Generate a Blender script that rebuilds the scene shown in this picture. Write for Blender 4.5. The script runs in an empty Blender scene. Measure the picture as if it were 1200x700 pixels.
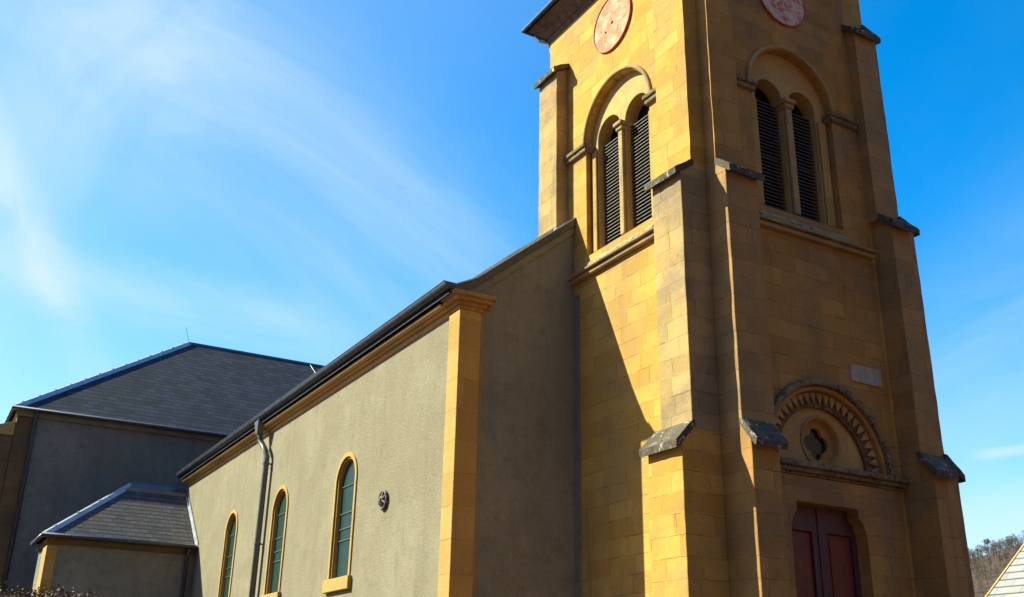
import bpy, bmesh, math, random
from mathutils import Vector, Matrix, noise as mnoise
C = bpy.context.scene.collection
SC = bpy.context.scene
R = math.radians
random.seed(11)

# ------------------------------------------------------------------ camera
CAM = Vector((-11.3043, -12.69696, 1.6))
yaw, pitch, roll, FPX = R(29.6853), R(21.44996), R(1.0977), 1192.0
f = Vector((math.sin(yaw)*math.cos(pitch), math.cos(yaw)*math.cos(pitch), math.sin(pitch)))
r = Vector((math.cos(yaw), -math.sin(yaw), 0)); u = r.cross(f)
r2 = r*math.cos(roll) + u*math.sin(roll); u2 = -r*math.sin(roll) + u*math.cos(roll)
cd = bpy.data.cameras.new('camera'); co = bpy.data.objects.new('camera', cd); C.objects.link(co)
M = Matrix((r2, u2, -f)).transposed().to_4x4(); M.translation = CAM
co.matrix_world = M
cd.sensor_width = 36.0; cd.lens = FPX/1200*36.0; cd.clip_start = 0.1; cd.clip_end = 4000
SC.camera = co

# ------------------------------------------------------------------ light
LIGHT = Vector((1.0, -0.79, -1.0)).normalized()      # the way sunlight travels
sd = bpy.data.lights.new('sun', 'SUN'); so = bpy.data.objects.new('sun', sd); C.objects.link(so)
sd.energy = 5.0; sd.angle = R(0.5); sd.color = (1.0, 0.995, 0.72)
so.rotation_euler = LIGHT.to_track_quat('-Z', 'Y').to_euler(); so.location = (-30, 25, 40)
W = bpy.data.worlds.new('World'); SC.world = W; W.use_nodes = True
SC.view_settings.view_transform = 'Standard'; SC.view_settings.look = 'None'
SC.view_settings.gamma = 1.0; SC.view_settings.use_curve_mapping = False
SC.view_settings.exposure = 1.24

class NT:
    def __init__(s, tree): s.t = tree; s.n = tree.nodes; s.l = tree.links
    def new(s, typ, ins=None, **kw):
        n = s.n.new(typ)
        for k, v in kw.items(): setattr(n, k, v)
        for k, v in (ins or {}).items(): s.put(n.inputs[k], v)
        return n
    def put(s, sock, v):
        if isinstance(v, bpy.types.NodeSocket): s.l.new(v, sock)
        elif isinstance(v, bpy.types.Node): s.l.new(v.outputs[0], sock)
        else: sock.default_value = v
    def m(s, op, a, b=None, c=None, clamp=False):
        n = s.n.new('ShaderNodeMath'); n.operation = op; n.use_clamp = clamp
        for i, v in enumerate((a, b, c)):
            if v is not None: s.put(n.inputs[i], v)
        return n.outputs[0]
    def vm(s, op, a, b=None):
        n = s.n.new('ShaderNodeVectorMath'); n.operation = op
        s.put(n.inputs[0], a)
        if b is not None: s.put(n.inputs[1], b)
        return n.outputs['Value'] if op in ('DOT_PRODUCT', 'LENGTH') else n.outputs[0]
    def mix(s, fac, a, b, mode='MIX'):
        n = s.n.new('ShaderNodeMix'); n.data_type = 'RGBA'; n.blend_type = mode
        s.put(n.inputs[0], fac)
        for i, v in ((6, a), (7, b)):
            if isinstance(v, tuple) and len(v) == 3: v = v + (1,)
            s.put(n.inputs[i], v)
        return n.outputs[2]
    def noise(s, vec, scale, detail=4, rough=0.6, dist=0.0):
        n = s.new('ShaderNodeTexNoise', {'Scale': scale, 'Detail': detail, 'Roughness': rough, 'Distortion': dist})
        if vec is not None: s.put(n.inputs['Vector'], vec)
        return n.outputs['Fac']
    def ramp(s, v, lo, hi, smooth=True):
        n = s.new('ShaderNodeMapRange', {'Value': v, 'From Min': lo, 'From Max': hi})
        if smooth: n.interpolation_type = 'SMOOTHSTEP'
        return n.outputs[0]

# sky: Nishita with drifting cirrus bands, all laid out by direction
t = NT(W.node_tree); t.n.clear()
sky = t.new('ShaderNodeTexSky', sky_type='NISHITA', sun_disc=False)
sky.sun_elevation = math.asin(-LIGHT.z); sky.sun_rotation = math.atan2(-LIGHT.x, -LIGHT.y)
sky.altitude = 200; sky.air_density = 1.0; sky.dust_density = 0.35; sky.ozone_density = 2.0
hs = t.new('ShaderNodeHueSaturation', {'Hue': 0.498, 'Saturation': 1.5, 'Value': 1.0, 'Color': sky.outputs[0]})
tc = t.new('ShaderNodeTexCoord')
D = t.vm('NORMALIZE', tc.outputs['Generated'])
sep = t.new('ShaderNodeSeparateXYZ', {0: D})
def pix(x, y):                       # a direction of view (used once, to say where in the sky each cloud band hangs)
    return (r2*(x-600) - u2*(y-350) + f*FPX).normalized()
def band(p0, p1, width, soft, scale, stretch, seed, fade0=None, fade1=None):
    a, b = Vector(p0), Vector(p1); nrm = a.cross(b).normalized(); al = (b - a*(a.dot(b))).normalized(); ac = nrm
    off = t.vm('DOT_PRODUCT', D, tuple(ac)); lng = t.vm('DOT_PRODUCT', D, tuple(al)); dep = t.vm('DOT_PRODUCT', D, tuple(a))
    cmb = t.new('ShaderNodeCombineXYZ', {0: t.m('MULTIPLY', lng, scale/stretch), 1: t.m('MULTIPLY', off, scale), 2: seed})
    n1 = t.noise(cmb.outputs[0], 1.0, 7, 0.62, 0.6)
    n2 = t.noise(cmb.outputs[0], 0.35, 3, 0.5, 0.3)
    wob = t.m('MULTIPLY_ADD', t.m('SUBTRACT', n2, 0.5), width*1.2, off)
    g = t.ramp(t.m('ABSOLUTE', wob), width + soft, max(width - soft, 0.0))
    k = t.m('MULTIPLY', g, t.m('MULTIPLY_ADD', t.ramp(n1, 0.30, 0.72), 0.85, 0.15))
    span = a.angle(b)
    if fade0 is not None: k = t.m('MULTIPLY', k, t.ramp(lng, fade0*span, (fade0 + 0.35)*span))
    if fade1 is not None: k = t.m('MULTIPLY', k, t.ramp(lng, fade1*span, (fade1 - 0.45)*span))
    return t.m('MULTIPLY', k, t.ramp(dep, 0.2, 0.6))
bands = [(band(pix(90, -40), pix(560, 370), 0.085, 0.085, 6, 2.2, 1.3, None, 1.25), 0.44),
         (band(pix(0, 305), pix(420, 400), 0.022, 0.026, 9, 3.0, 4.1, None, 1.2), 0.42),
         (band(pix(-40, 250), pix(170, 30), 0.07, 0.09, 8, 1.6, 8.7, None, 1.5), 0.26),
         (band(pix(-20, 150), pix(20, 240), 0.012, 0.02, 14, 1.8, 3.3), 0.6),
         (band(pix(1100, 480), pix(1230, 380), 0.09, 0.09, 8, 2.0, 2.9), 0.25),
         (band(pix(1120, 655), pix(1260, 610), 0.028, 0.026, 12, 3.0, 6.2), 0.85),
         (band(pix(1120, 537), pix(1240, 522), 0.004, 0.003, 8, 5.0, 9.4, 0.05, None), 0.7)]
cl = None
for b_, w_ in bands:
    v = t.m('MULTIPLY', b_, w_)
    cl = v if cl is None else t.m('SUBTRACT', t.m('ADD', cl, v), t.m('MULTIPLY', cl, v))
veil = t.m('MULTIPLY', t.ramp(t.noise(D, 2.3, 5, 0.55, 0.4), 0.35, 0.9), 0.06)
glow = t.m('POWER', t.ramp(t.vm('DOT_PRODUCT', D, tuple(-LIGHT)), 0.15, 1.0, False), 1.5)      # milky air round the sun
low = t.m('MULTIPLY', t.m('MULTIPLY', t.ramp(sep.outputs[2], 0.42, 0.0), 0.5), t.ramp(t.vm('DOT_PRODUCT', D, (-0.2, 0.98, 0.0)), -0.1, 0.6))
veil = t.m('ADD', veil, t.m('ADD', t.m('MULTIPLY', glow, 0.52), low))
cl = t.m('ADD', cl, veil, clamp=True)
skyc = t.mix(cl, hs.outputs[0], (2.5, 3.15, 3.95))
bg = t.new('ShaderNodeBackground', {'Color': skyc, 'Strength': 0.125})
t.l.new(bg.outputs[0], t.new('ShaderNodeOutputWorld').inputs[0])

# ------------------------------------------------------------------ materials
def mat(name):
    m_ = bpy.data.materials.new(name); m_.use_nodes = True
    tr = NT(m_.node_tree); tr.n.clear()
    b = tr.new('ShaderNodeBsdfPrincipled'); o = tr.new('ShaderNodeOutputMaterial')
    tr.l.new(b.outputs[0], o.inputs[0])
    return m_, tr, b
def pos(tr): return tr.new('ShaderNodeNewGeometry').outputs['Position']
def surf_uv(tr):
    g = tr.new('ShaderNodeNewGeometry'); N = g.outputs['True Normal']; P = g.outputs['Position']
    T = tr.vm('NORMALIZE', tr.vm('CROSS_PRODUCT', N, (0, 0, 1)))
    uu = tr.vm('DOT_PRODUCT', P, T)
    s = tr.new('ShaderNodeSeparateXYZ', {0: P}); sn = tr.new('ShaderNodeSeparateXYZ', {0: N})
    st = tr.m('SQRT', tr.m('MAXIMUM', tr.m('SUBTRACT', 1.0, tr.m('MULTIPLY', sn.outputs[2], sn.outputs[2])), 0.05))
    return P, uu, tr.m('DIVIDE', s.outputs[2], st)
def bump(tr, b, h, strength, dist):
    n = tr.new('ShaderNodeBump', {'Height': h, 'Strength': strength, 'Distance': dist}); tr.put(b.inputs['Normal'], n.outputs[0])

def ashlar(name, c1, c2, stain, grey=0.35, row=0.34, width=0.74, joint=0.75):
    m_, tr, b = mat(name)
    P, uu, vv = surf_uv(tr)
    wob = tr.noise(P, 1.1, 2, 0.5)
    fl = tr.m('FLOOR', tr.m('DIVIDE', vv, row))
    rnd = tr.new('ShaderNodeTexWhiteNoise', {'W': fl}, noise_dimensions='1D').outputs['Value']
    ush = tr.m('ADD', tr.m('MULTIPLY_ADD', rnd, 1.7, uu), tr.m('MULTIPLY', wob, 0.02))
    ush = tr.m('MULTIPLY', ush, tr.m('MULTIPLY_ADD', rnd, 0.45, 0.78))
    vsh = tr.m('ADD', vv, tr.m('MULTIPLY', tr.noise(P, 3.0, 4, 0.6), 0.05))
    v = tr.new('ShaderNodeCombineXYZ', {0: ush, 1: vsh})
    br = tr.new('ShaderNodeTexBrick', {'Vector': v.outputs[0], 'Color1': (0, 0, 0, 1), 'Color2': (1, 1, 1, 1), 'Mortar': (0.5, 0.5, 0.5, 1),
        'Scale': 1.0, 'Mortar Size': 0.006, 'Mortar Smooth': 0.35, 'Bias': 0.0, 'Brick Width': width, 'Row Height': row})
    tone = tr.new('ShaderNodeSeparateColor', {0: br.outputs['Color']}).outputs[0]
    big = tr.noise(P, 0.55, 5, 0.62, 0.4); mid = tr.noise(P, 2.6, 6, 0.65, 0.2); fine = tr.noise(P, 19, 5, 0.7)
    strk = tr.new('ShaderNodeCombineXYZ', {0: tr.m('MULTIPLY', uu, 3.2), 1: tr.m('MULTIPLY', vv, 0.35)})
    run = tr.noise(strk.outputs[0], 1.0, 5, 0.65, 0.5)
    col = tr.mix(tr.m('MULTIPLY_ADD', tone, 0.38, tr.m('MULTIPLY', tr.m('SUBTRACT', mid, 0.3), 0.7), clamp=True), c1, c2)
    col = tr.mix(tr.m('MULTIPLY', tr.ramp(big, 0.42, 0.64), grey), col, stain)
    col = tr.mix(tr.m('MULTIPLY', tr.ramp(run, 0.52, 0.75), 0.25*grey + 0.06), col, tuple(x*0.45 for x in stain))
    col = tr.mix(tr.m('MULTIPLY', tr.ramp(tr.noise(P, 1.3, 6, 0.7, 0.6), 0.56, 0.74), 0.5), col, (0.46, 0.20, 0.045))
    val = tr.m('MULTIPLY_ADD', fine, 0.55, 0.70)
    val = tr.m('MULTIPLY', val, tr.m('MULTIPLY_ADD', tone, 0.15, 0.905))
    hv = tr.new('ShaderNodeHueSaturation', {'Color': col, 'Value': val})
    pit = tr.ramp(tr.noise(P, 6.5, 3, 0.6, 0.8), 0.70, 0.76)
    brk = tr.ramp(tr.noise(P, 2.3, 5, 0.7), 0.44, 0.60)
    jm = tr.m('MULTIPLY', tr.m('MULTIPLY', br.outputs['Fac'], brk), joint)
    dark = tr.m('MAXIMUM', jm, tr.m('MULTIPLY', pit, 0.45))
    col2 = tr.mix(dark, hv.outputs[0], (0.055, 0.042, 0.028))
    tr.put(b.inputs['Base Color'], col2); b.inputs['Roughness'].default_value = 0.92; b.inputs['Specular IOR Level'].default_value = 0.15
    h = tr.m('SUBTRACT', tr.m('MULTIPLY_ADD', fine, 0.35, tr.m('MULTIPLY', mid, 0.5)), tr.m('ADD', br.outputs['Fac'], tr.m('MULTIPLY', pit, 0.7)))
    bump(tr, b, h, 0.55, 0.02)
    return m_
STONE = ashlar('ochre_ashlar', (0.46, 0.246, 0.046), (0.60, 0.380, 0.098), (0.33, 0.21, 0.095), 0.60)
STONEW = ashlar('weathered_ashlar', (0.38, 0.255, 0.105), (0.48, 0.335, 0.145), (0.22, 0.17, 0.115), 0.85)
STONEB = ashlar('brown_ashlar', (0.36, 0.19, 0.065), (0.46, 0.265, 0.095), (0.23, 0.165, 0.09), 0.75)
TRIM = ashlar('cream_dressed_stone', (0.39, 0.24, 0.070), (0.47, 0.31, 0.11), (0.32, 0.215, 0.09), 0.50, row=0.62, width=3.1, joint=0.35)
BROWND = ashlar('dark_brown_ashlar', (0.15, 0.098, 0.05), (0.20, 0.135, 0.07), (0.10, 0.08, 0.05), 0.6)  # same ashlar pattern in a much darker brown
FRONT = ashlar('shaded_ochre_ashlar', (0.375, 0.190, 0.050), (0.49, 0.285, 0.088), (0.25, 0.155, 0.08), 0.75)  # ochre stone darkened and browned, with the front's shade in its colour
PALE = ashlar('pale_dressed_stone', (0.46, 0.285, 0.10), (0.56, 0.37, 0.15), (0.32, 0.22, 0.11), 0.55, row=0.8, width=2.3, joint=0.25)

def lichen_mat(name, base, pale, amount):
    m_, tr, b = mat(name); P = pos(tr)
    n1 = tr.noise(P, 5.5, 6, 0.7, 0.4); n2 = tr.noise(P, 13, 5, 0.7, 0.6); n3 = tr.noise(P, 2.2, 4, 0.6)
    col = tr.mix(tr.ramp(n3, 0.35, 0.65), base, tuple(x*1.5 for x in base))
    col = tr.mix(tr.ramp(n1, amount, amount+0.09), col, pale)
    col = tr.mix(tr.ramp(n2, 0.52, 0.62), col, (0.035, 0.032, 0.028))
    tr.put(b.inputs['Base Color'], col); b.inputs['Roughness'].default_value = 0.95
    bump(tr, b, tr.m('ADD', n1, n2), 0.9, 0.03); return m_
LICHEN = lichen_mat('lichen_covered_stone', (0.075, 0.060, 0.042), (0.44, 0.40, 0.32), 0.56)
SILL = lichen_mat('lichened_sill_stone', (0.24, 0.185, 0.10), (0.42, 0.37, 0.26), 0.52)
DARKST = lichen_mat('sooty_moulded_stone', (0.17, 0.125, 0.062), (0.30, 0.25, 0.16), 0.60)

def render_mat(name, c1, c2, c3):
    m_, tr, b = mat(name); P = pos(tr)
    big = tr.noise(P, 0.5, 5, 0.6, 0.3); mid = tr.noise(P, 3.5, 6, 0.7); fine = tr.noise(P, 34, 4, 0.75); vor = tr.noise(P, 60, 2, 0.6); gr = tr.noise(P, 24, 5, 0.8)
    s = tr.new('ShaderNodeSeparateXYZ', {0: P})
    cv = tr.new('ShaderNodeCombineXYZ', {0: tr.m('MULTIPLY', s.outputs[0], 2.4), 1: tr.m('MULTIPLY', s.outputs[1], 2.4), 2: tr.m('MULTIPLY', s.outputs[2], 0.25)})
    run = tr.noise(cv.outputs[0], 1.0, 4, 0.6)
    col = tr.mix(tr.ramp(big, 0.35, 0.68), c1, c2)
    col = tr.mix(tr.m('MULTIPLY', tr.ramp(mid, 0.45, 0.72), 0.6), col, c3)
    col = tr.mix(tr.m('MULTIPLY', tr.ramp(run, 0.50, 0.75), 0.35), col, tuple(x*0.62 for x in c1))
    col = tr.mix(tr.m('MULTIPLY', tr.ramp(gr, 0.54, 0.68), 0.60), col, tuple(x*0.50 for x in c1))
    col = tr.mix(tr.m('MULTIPLY', tr.ramp(gr, 0.46, 0.34), 0.45), col, tuple(min(1, x*1.35) for x in c2))
    tr.put(b.inputs['Base Color'], col); b.inputs['Roughness'].default_value = 0.97; b.inputs['Specular IOR Level'].default_value = 0.1
    bump(tr, b, tr.m('ADD', tr.m('MULTIPLY', gr, 1.2), fine), 0.55, 0.03); return m_
ROUGH = render_mat('roughcast_render', (0.232, 0.200, 0.138), (0.275, 0.242, 0.174), (0.192, 0.168, 0.120))
ROUGHD = render_mat('grey_cement_render', (0.195, 0.195, 0.17), (0.245, 0.24, 0.21), (0.145, 0.13, 0.105))

def slate_mat(name, c1, c2, stain, row=0.15, width=0.25, sa=0.5):
    m_, tr, b = mat(name)
    P, uu, vv = surf_uv(tr)
    wob = tr.noise(P, 3.0, 3, 0.6)
    v = tr.new('ShaderNodeCombineXYZ', {0: uu, 1: tr.m('MULTIPLY_ADD', wob, 0.012, vv)})
    br = tr.new('ShaderNodeTexBrick', {'Vector': v.outputs[0], 'Color1': (0, 0, 0, 1), 'Color2': (1, 1, 1, 1), 'Mortar': (0.3, 0.3, 0.3, 1),
        'Scale': 1.0, 'Mortar Size': 0.020, 'Mortar Smooth': 0.4, 'Brick Width': width, 'Row Height': row})
    tone = tr.new('ShaderNodeSeparateColor', {0: br.outputs['Color']}).outputs[0]
    fr = tr.m('FRACT', tr.m('DIVIDE', vv, row))
    big = tr.noise(P, 0.7, 5, 0.65, 0.3); fine = tr.noise(P, 14, 4, 0.7)
    col = tr.mix(tone, c1, c2)
    col = tr.mix(tr.m('MULTIPLY', tr.ramp(big, 0.50, 0.68), sa), col, stain)
    col = tr.mix(tr.m('MULTIPLY', tr.ramp(fine, 0.58, 0.7), 0.20), col, tuple(x*1.6 for x in c2))
    lap = tr.m('MAXIMUM', tr.ramp(fr, 0.24, 0.03), tr.ramp(fr, 0.93, 1.0))
    lap = tr.m('MULTIPLY', lap, tr.m('MULTIPLY_ADD', wob, 0.6, 0.6), clamp=True)
    col = tr.mix(tr.m('MAXIMUM', tr.m('MULTIPLY', br.outputs['Fac'], 0.35), tr.m('MULTIPLY', lap, 1.0), clamp=True), col, tuple(x*0.15 for x in c1))
    tr.put(b.inputs['Base Color'], col); b.inputs['Roughness'].default_value = 0.8; b.inputs['Specular IOR Level'].default_value = 0.2
    h = tr.m('MULTIPLY_ADD', tone, 0.12, tr.m('MULTIPLY_ADD', fine, 0.15, tr.m('SUBTRACT', 1.0, fr)))
    bump(tr, b, h, 0.7, 0.02); return m_
SLATE = slate_mat('blue_slate', (0.008, 0.013, 0.026), (0.026, 0.036, 0.062), (0.034, 0.036, 0.028), 0.34, 0.40)
SLATEB = slate_mat('brown_stained_slate', (0.050, 0.050, 0.058), (0.088, 0.084, 0.092), (0.13, 0.080, 0.050), 0.25, 0.30, 0.55)
TILE = slate_mat('pale_stone_tiles', (0.23, 0.225, 0.23), (0.31, 0.30, 0.30), (0.27, 0.24, 0.16), 0.45, 0.95, 0.6)

def flat(name, col, rough=0.5, metal=0.0, var=0.25, sc=6.0, spec=0.5, bmp=0.0):
    m_, tr, b = mat(name); P = pos(tr)
    n = tr.noise(P, sc, 5, 0.65)
    c = tr.mix(tr.ramp(n, 0.3, 0.7), tuple(x*(1-var) for x in col), tuple(min(1, x*(1+var)) for x in col))
    tr.put(b.inputs['Base Color'], c); b.inputs['Roughness'].default_value = rough; b.inputs['Metallic'].default_value = metal
    b.inputs['Specular IOR Level'].default_value = spec
    if bmp: bump(tr, b, n, bmp, 0.02)
    return m_
ZINC = flat('pale_zinc', (0.40, 0.43, 0.47), 0.38, 0.35, 0.2, 3)
ZINCD = flat('dark_zinc', (0.045, 0.055, 0.075), 0.42, 0.2, 0.25, 4)
PIPE = flat('grey_green_pipe_paint', (0.085, 0.105, 0.10), 0.4, 0.0, 0.2, 5)
LOUVRE = flat('weathered_louvre_wood', (0.075, 0.066, 0.058), 0.8, 0, 0.35, 9)
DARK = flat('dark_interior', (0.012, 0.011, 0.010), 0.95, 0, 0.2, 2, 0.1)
IRON = flat('rusty_iron', (0.10, 0.085, 0.085), 0.7, 0.1, 0.4, 20)
SOFFIT = flat('brown_soffit_wood', (0.10, 0.065, 0.045), 0.8, 0, 0.4, 5)
DOORF = flat('dark_plum_door_paint', (0.075, 0.028, 0.040), 0.5, 0, 0.25, 7)
DOORP = flat('dull_red_door_paint', (0.145, 0.023, 0.017), 0.5, 0, 0.25, 7)
PLAQ = flat('pale_plaque_stone', (0.35, 0.315, 0.25), 0.85, 0, 0.15, 8)
GLASSD = flat('dark_window_glass', (0.015, 0.02, 0.025), 0.15, 0, 0.3, 5)
REDSTONE = flat('dark_reddish_stone', (0.17, 0.10, 0.055), 0.95, 0, 0.4, 7, 0.1, 0.3)  # darker, redder tone for the band behind the arch teeth
WHITE = flat('white_painted_wall', (0.78, 0.77, 0.74), 0.8, 0, 0.08, 2)

def glass_mat():
    m_, tr, b = mat('green_leaded_glass'); P, uu, vv = surf_uv(tr)
    s = tr.m('FRACT', tr.m('MULTIPLY', uu, 6.0))
    line = tr.ramp(tr.m('ABSOLUTE', tr.m('SUBTRACT', s, 0.5)), 0.43, 0.47)
    n = tr.noise(P, 4, 3, 0.6)
    col = tr.mix(n, (0.006, 0.027, 0.021), (0.012, 0.046, 0.038))
    col = tr.mix(tr.m('MULTIPLY', line, 0.5), col, (0.012, 0.03, 0.03))
    tr.put(b.inputs['Base Color'], col); b.inputs['Roughness'].default_value = 0.35; b.inputs['Specular IOR Level'].default_value = 0.3
    bump(tr, b, n, 0.15, 0.02); return m_
GLASS = glass_mat()
def clock_mat(name, a, c, lo, hi):
    m_, tr, b = mat(name); P = pos(tr)
    n1 = tr.noise(P, 3.2, 7, 0.72, 0.6); n2 = tr.noise(P, 11, 5, 0.7, 0.4)
    col = tr.mix(tr.ramp(n1, lo, hi), a, c)
    col = tr.mix(tr.ramp(n2, 0.57, 0.66), col, tuple(min(1, x*1.15) for x in a))
    tr.put(b.inputs['Base Color'], col); b.inputs['Roughness'].default_value = 0.85; bump(tr, b, n2, 0.4, 0.01); return m_
CLOCKS = {'x': clock_mat('flaking_orange_clock_paint', (0.50, 0.33, 0.22), (0.42, 0.135, 0.055), 0.36, 0.56), 'y': clock_mat('flaking_white_clock_paint', (0.58, 0.44, 0.34), (0.44, 0.09, 0.05), 0.46, 0.60)}
CLOCKRIM = flat('faded_red_rim', (0.42, 0.10, 0.05), 0.8, 0, 0.4, 9)
def ground_mat():
    m_, tr, b = mat('bounce_tinted_gravel'); P = pos(tr)  # unseen ground, coloured dark and red for the bounce light it gives
    col = tr.mix(tr.noise(P, 0.15, 5, 0.6), (0.056, 0.025, 0.015), (0.075, 0.033, 0.020))
    col = tr.mix(tr.ramp(tr.noise(P, 30, 4, 0.7), 0.5, 0.7), col, (0.06, 0.04, 0.03))
    tr.put(b.inputs['Base Color'], col); b.inputs['Roughness'].default_value = 0.95; return m_
GROUND = ground_mat()
def hill_mat():
    m_, tr, b = mat('winter_hillside'); P = pos(tr)
    col = tr.mix(tr.ramp(tr.noise(P, 0.03, 5, 0.6), 0.4, 0.65), (0.055, 0.029, 0.021), (0.062, 0.040, 0.020))
    tr.put(b.inputs['Base Color'], col); b.inputs['Roughness'].default_value = 1.0; return m_
HILL = hill_mat()
def twig_mat(name, c1, c2, sc):
    m_, tr, b = mat(name); P = pos(tr)
    col = tr.mix(tr.ramp(tr.noise(P, sc, 3, 0.6), 0.38, 0.62), c1, c2)
    tr.put(b.inputs['Base Color'], col); b.inputs['Roughness'].default_value = 0.9; return m_
WOOD = twig_mat('bare_winter_twigs', (0.060, 0.034, 0.034), (0.115, 0.095, 0.04), 0.045)
BARK = twig_mat('bare_tree_bark', (0.06, 0.045, 0.05), (0.09, 0.065, 0.06), 0.5)
HEDGE = twig_mat('dry_beech_leaves', (0.085, 0.055, 0.03), (0.17, 0.125, 0.07), 6)
HEDGEG = twig_mat('hedge_twigs', (0.06, 0.05, 0.02), (0.12, 0.11, 0.05), 4)

# ------------------------------------------------------------------ mesh helpers
class MB:
    def __init__(s): s.bm = bmesh.new()
    def poly(s, vs, fs):
        bv = [s.bm.verts.new(v) for v in vs]
        for q in fs: s.bm.faces.new([bv[i] for i in q])
        return s
    def box(s, x0, x1, y0, y1, z0, z1):
        return s.poly([(x, y, z) for x in (x0, x1) for y in (y0, y1) for z in (z0, z1)],
                      [(0, 1, 3, 2), (4, 6, 7, 5), (0, 4, 5, 1), (2, 3, 7, 6), (0, 2, 6, 4), (1, 5, 7, 3)])
    def plate(s, axis, a0, a1, outer, holes=()):
        """outline (with holes) in the plane across an axis, given thickness a0..a1"""
        def P(uv, a): return {'x': (a, uv[0], uv[1]), 'y': (uv[0], a, uv[1]), 'z': (uv[0], uv[1], a)}[axis]
        bm = bmesh.new(); es = []
        for loop in [outer] + list(holes):
            vs = [bm.verts.new(P(p, a0)) for p in loop]
            es += [bm.edges.new((vs[i], vs[(i+1) % len(vs)])) for i in range(len(vs))]
        bmesh.ops.triangle_fill(bm, use_beauty=True, use_dissolve=False, edges=es)
        ex = bmesh.ops.extrude_face_region(bm, geom=bm.faces[:])
        dv = Vector(P((0, 0), a1)) - Vector(P((0, 0), a0))
        bmesh.ops.translate(bm, vec=dv, verts=[e for e in ex['geom'] if isinstance(e, bmesh.types.BMVert)])
        bmesh.ops.recalc_face_normals(bm, faces=bm.faces[:])
        me = bpy.data.meshes.new('tmp'); bm.to_mesh(me); bm.free(); s.bm.from_mesh(me); bpy.data.meshes.remove(me)
        return s
    def tube(s, path, rad, n=10, cap=True):
        pts = [Vector(p) for p in path]; rings = []
        for i, p in enumerate(pts):
            d = (pts[min(i+1, len(pts)-1)] - pts[max(i-1, 0)]).normalized()
            a = d.cross(Vector((0, 0, 1)) if abs(d.z) < 0.9 else Vector((1, 0, 0))).normalized(); b = d.cross(a)
            rr = rad[i] if isinstance(rad, (list, tuple)) else rad
            rings.append([s.bm.verts.new(p + (a*math.cos(2*math.pi*k/n) + b*math.sin(2*math.pi*k/n))*rr) for k in range(n)])
        for A, B in zip(rings, rings[1:]):
            for k in range(n): s.bm.faces.new((A[k], A[(k+1) % n], B[(k+1) % n], B[k]))
        if cap: s.bm.faces.new(rings[0]); s.bm.faces.new(rings[-1][::-1])
        return s
    def rough(s, amp, cuts=3, sc=6.0, maxlen=0.2):
        """worn, chipped stone: subdivide and displace"""
        for _ in range(cuts):
            es = [e for e in s.bm.edges if e.calc_length() > maxlen]
            if not es: break
            bmesh.ops.subdivide_edges(s.bm, edges=es, cuts=1, use_grid_fill=True)
        bmesh.ops.triangulate(s.bm, faces=s.bm.faces[:])
        for v in s.bm.verts:
            p = v.co*sc
            v.co += Vector((mnoise.noise(p), mnoise.noise(p+Vector((31, 7, 3))), mnoise.noise(p+Vector((5, 50, 11)))))*amp
        return s
    def build(s, name, m_, parent=None, bevel=0.0, smooth=False, label=None):
        bmesh.ops.recalc_face_normals(s.bm, faces=s.bm.faces[:])
        me = bpy.data.meshes.new(name); s.bm.to_mesh(me); s.bm.free()
        if smooth:
            for p in me.polygons: p.use_smooth = True
        o = bpy.data.objects.new(name, me); C.objects.link(o); me.materials.append(m_)
        if parent is not None: o.parent = parent
        if bevel:
            b = o.modifiers.new('worn_edges', 'BEVEL'); b.width = bevel; b.segments = 2; b.limit_method = 'ANGLE'; b.angle_limit = R(35)
        if label: o['label'] = label
        return o
def arc(cx, cz, rr, a0=0.0, a1=180.0, n=28):
    return [(cx + rr*math.cos(R(a0+(a1-a0)*i/n)), cz + rr*math.sin(R(a0+(a1-a0)*i/n))) for i in range(n+1)]
def arch(cx, hw, z0, zs, n=28):                      # arched opening outline
    return [(cx-hw, z0), (cx+hw, z0)] + arc(cx, zs, hw, 0, 180, n)
def ring(cx, cz, r0, r1, n=36, a0=0, a1=180):
    return arc(cx, cz, r1, a0, a1, n) + arc(cx, cz, r0, a1, a0, n)
def tag(o, label, cat, group=None, kind=None):
    o['label'] = label; o['category'] = cat
    if group: o['group'] = group
    if kind: o['kind'] = kind
    return o
def struct(o): o['kind'] = 'structure'; return o
def empty(name, loc=(0, 0, 0)):
    o = bpy.data.objects.new(name, None); C.objects.link(o); o.location = loc; return o

# ------------------------------------------------------------------ ground
g = MB(); n = 40
def gz(x, y):
    return -0.02
g.poly([(-900, -900, 0), (900, -900, 0), (900, 900, 0), (-900, 900, 0)], [(0, 1, 2, 3)])
struct(g.build('ground', GROUND))

# ------------------------------------------------------------------ the church
CH = empty('church', (0, 0, 0))
tag(CH, 'ochre stone village church with square buttressed bell tower and long slate roofed rendered nave', 'church')
TX, TY = 4.88, 5.44                 # tower plan
FC, LC = 2.41, 2.74                 # centre lines of the front and of the left face
TOP = 16.9

# tower shell: front and left walls with their openings, plain right and back walls
door_c, dh = 2.31, 0.91
def shoulder(side):
    s = 1 if side > 0 else -1
    return [(door_c+s*dh, 4.28), (door_c+s*(dh-0.02), 4.42), (door_c+s*(dh-0.07), 4.55), (door_c+s*(dh-0.15), 4.64), (door_c+s*(dh-0.17), 4.68), (door_c+s*(dh-0.17), 4.82)]
door_loop = [(door_c-dh, 0.9), (door_c+dh, 0.9)] + shoulder(1) + shoulder(-1)[::-1]
PC, PZ = 2.46, 5.52                 # portal arch centre
tw = MB()
tw.plate('y', 0.0, 0.6, [(0.6, 0), (TX-0.6, 0), (TX-0.6, TOP), (0.6, TOP)],
         [arch(FC, 1.12, 10.42, 13.10), door_loop, [(PC-1.38, PZ)] + [(PC+1.38, PZ)] + arc(PC, PZ, 1.38, 1, 179, 36)])
tw.build('tower_front_wall', FRONT, CH)
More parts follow.
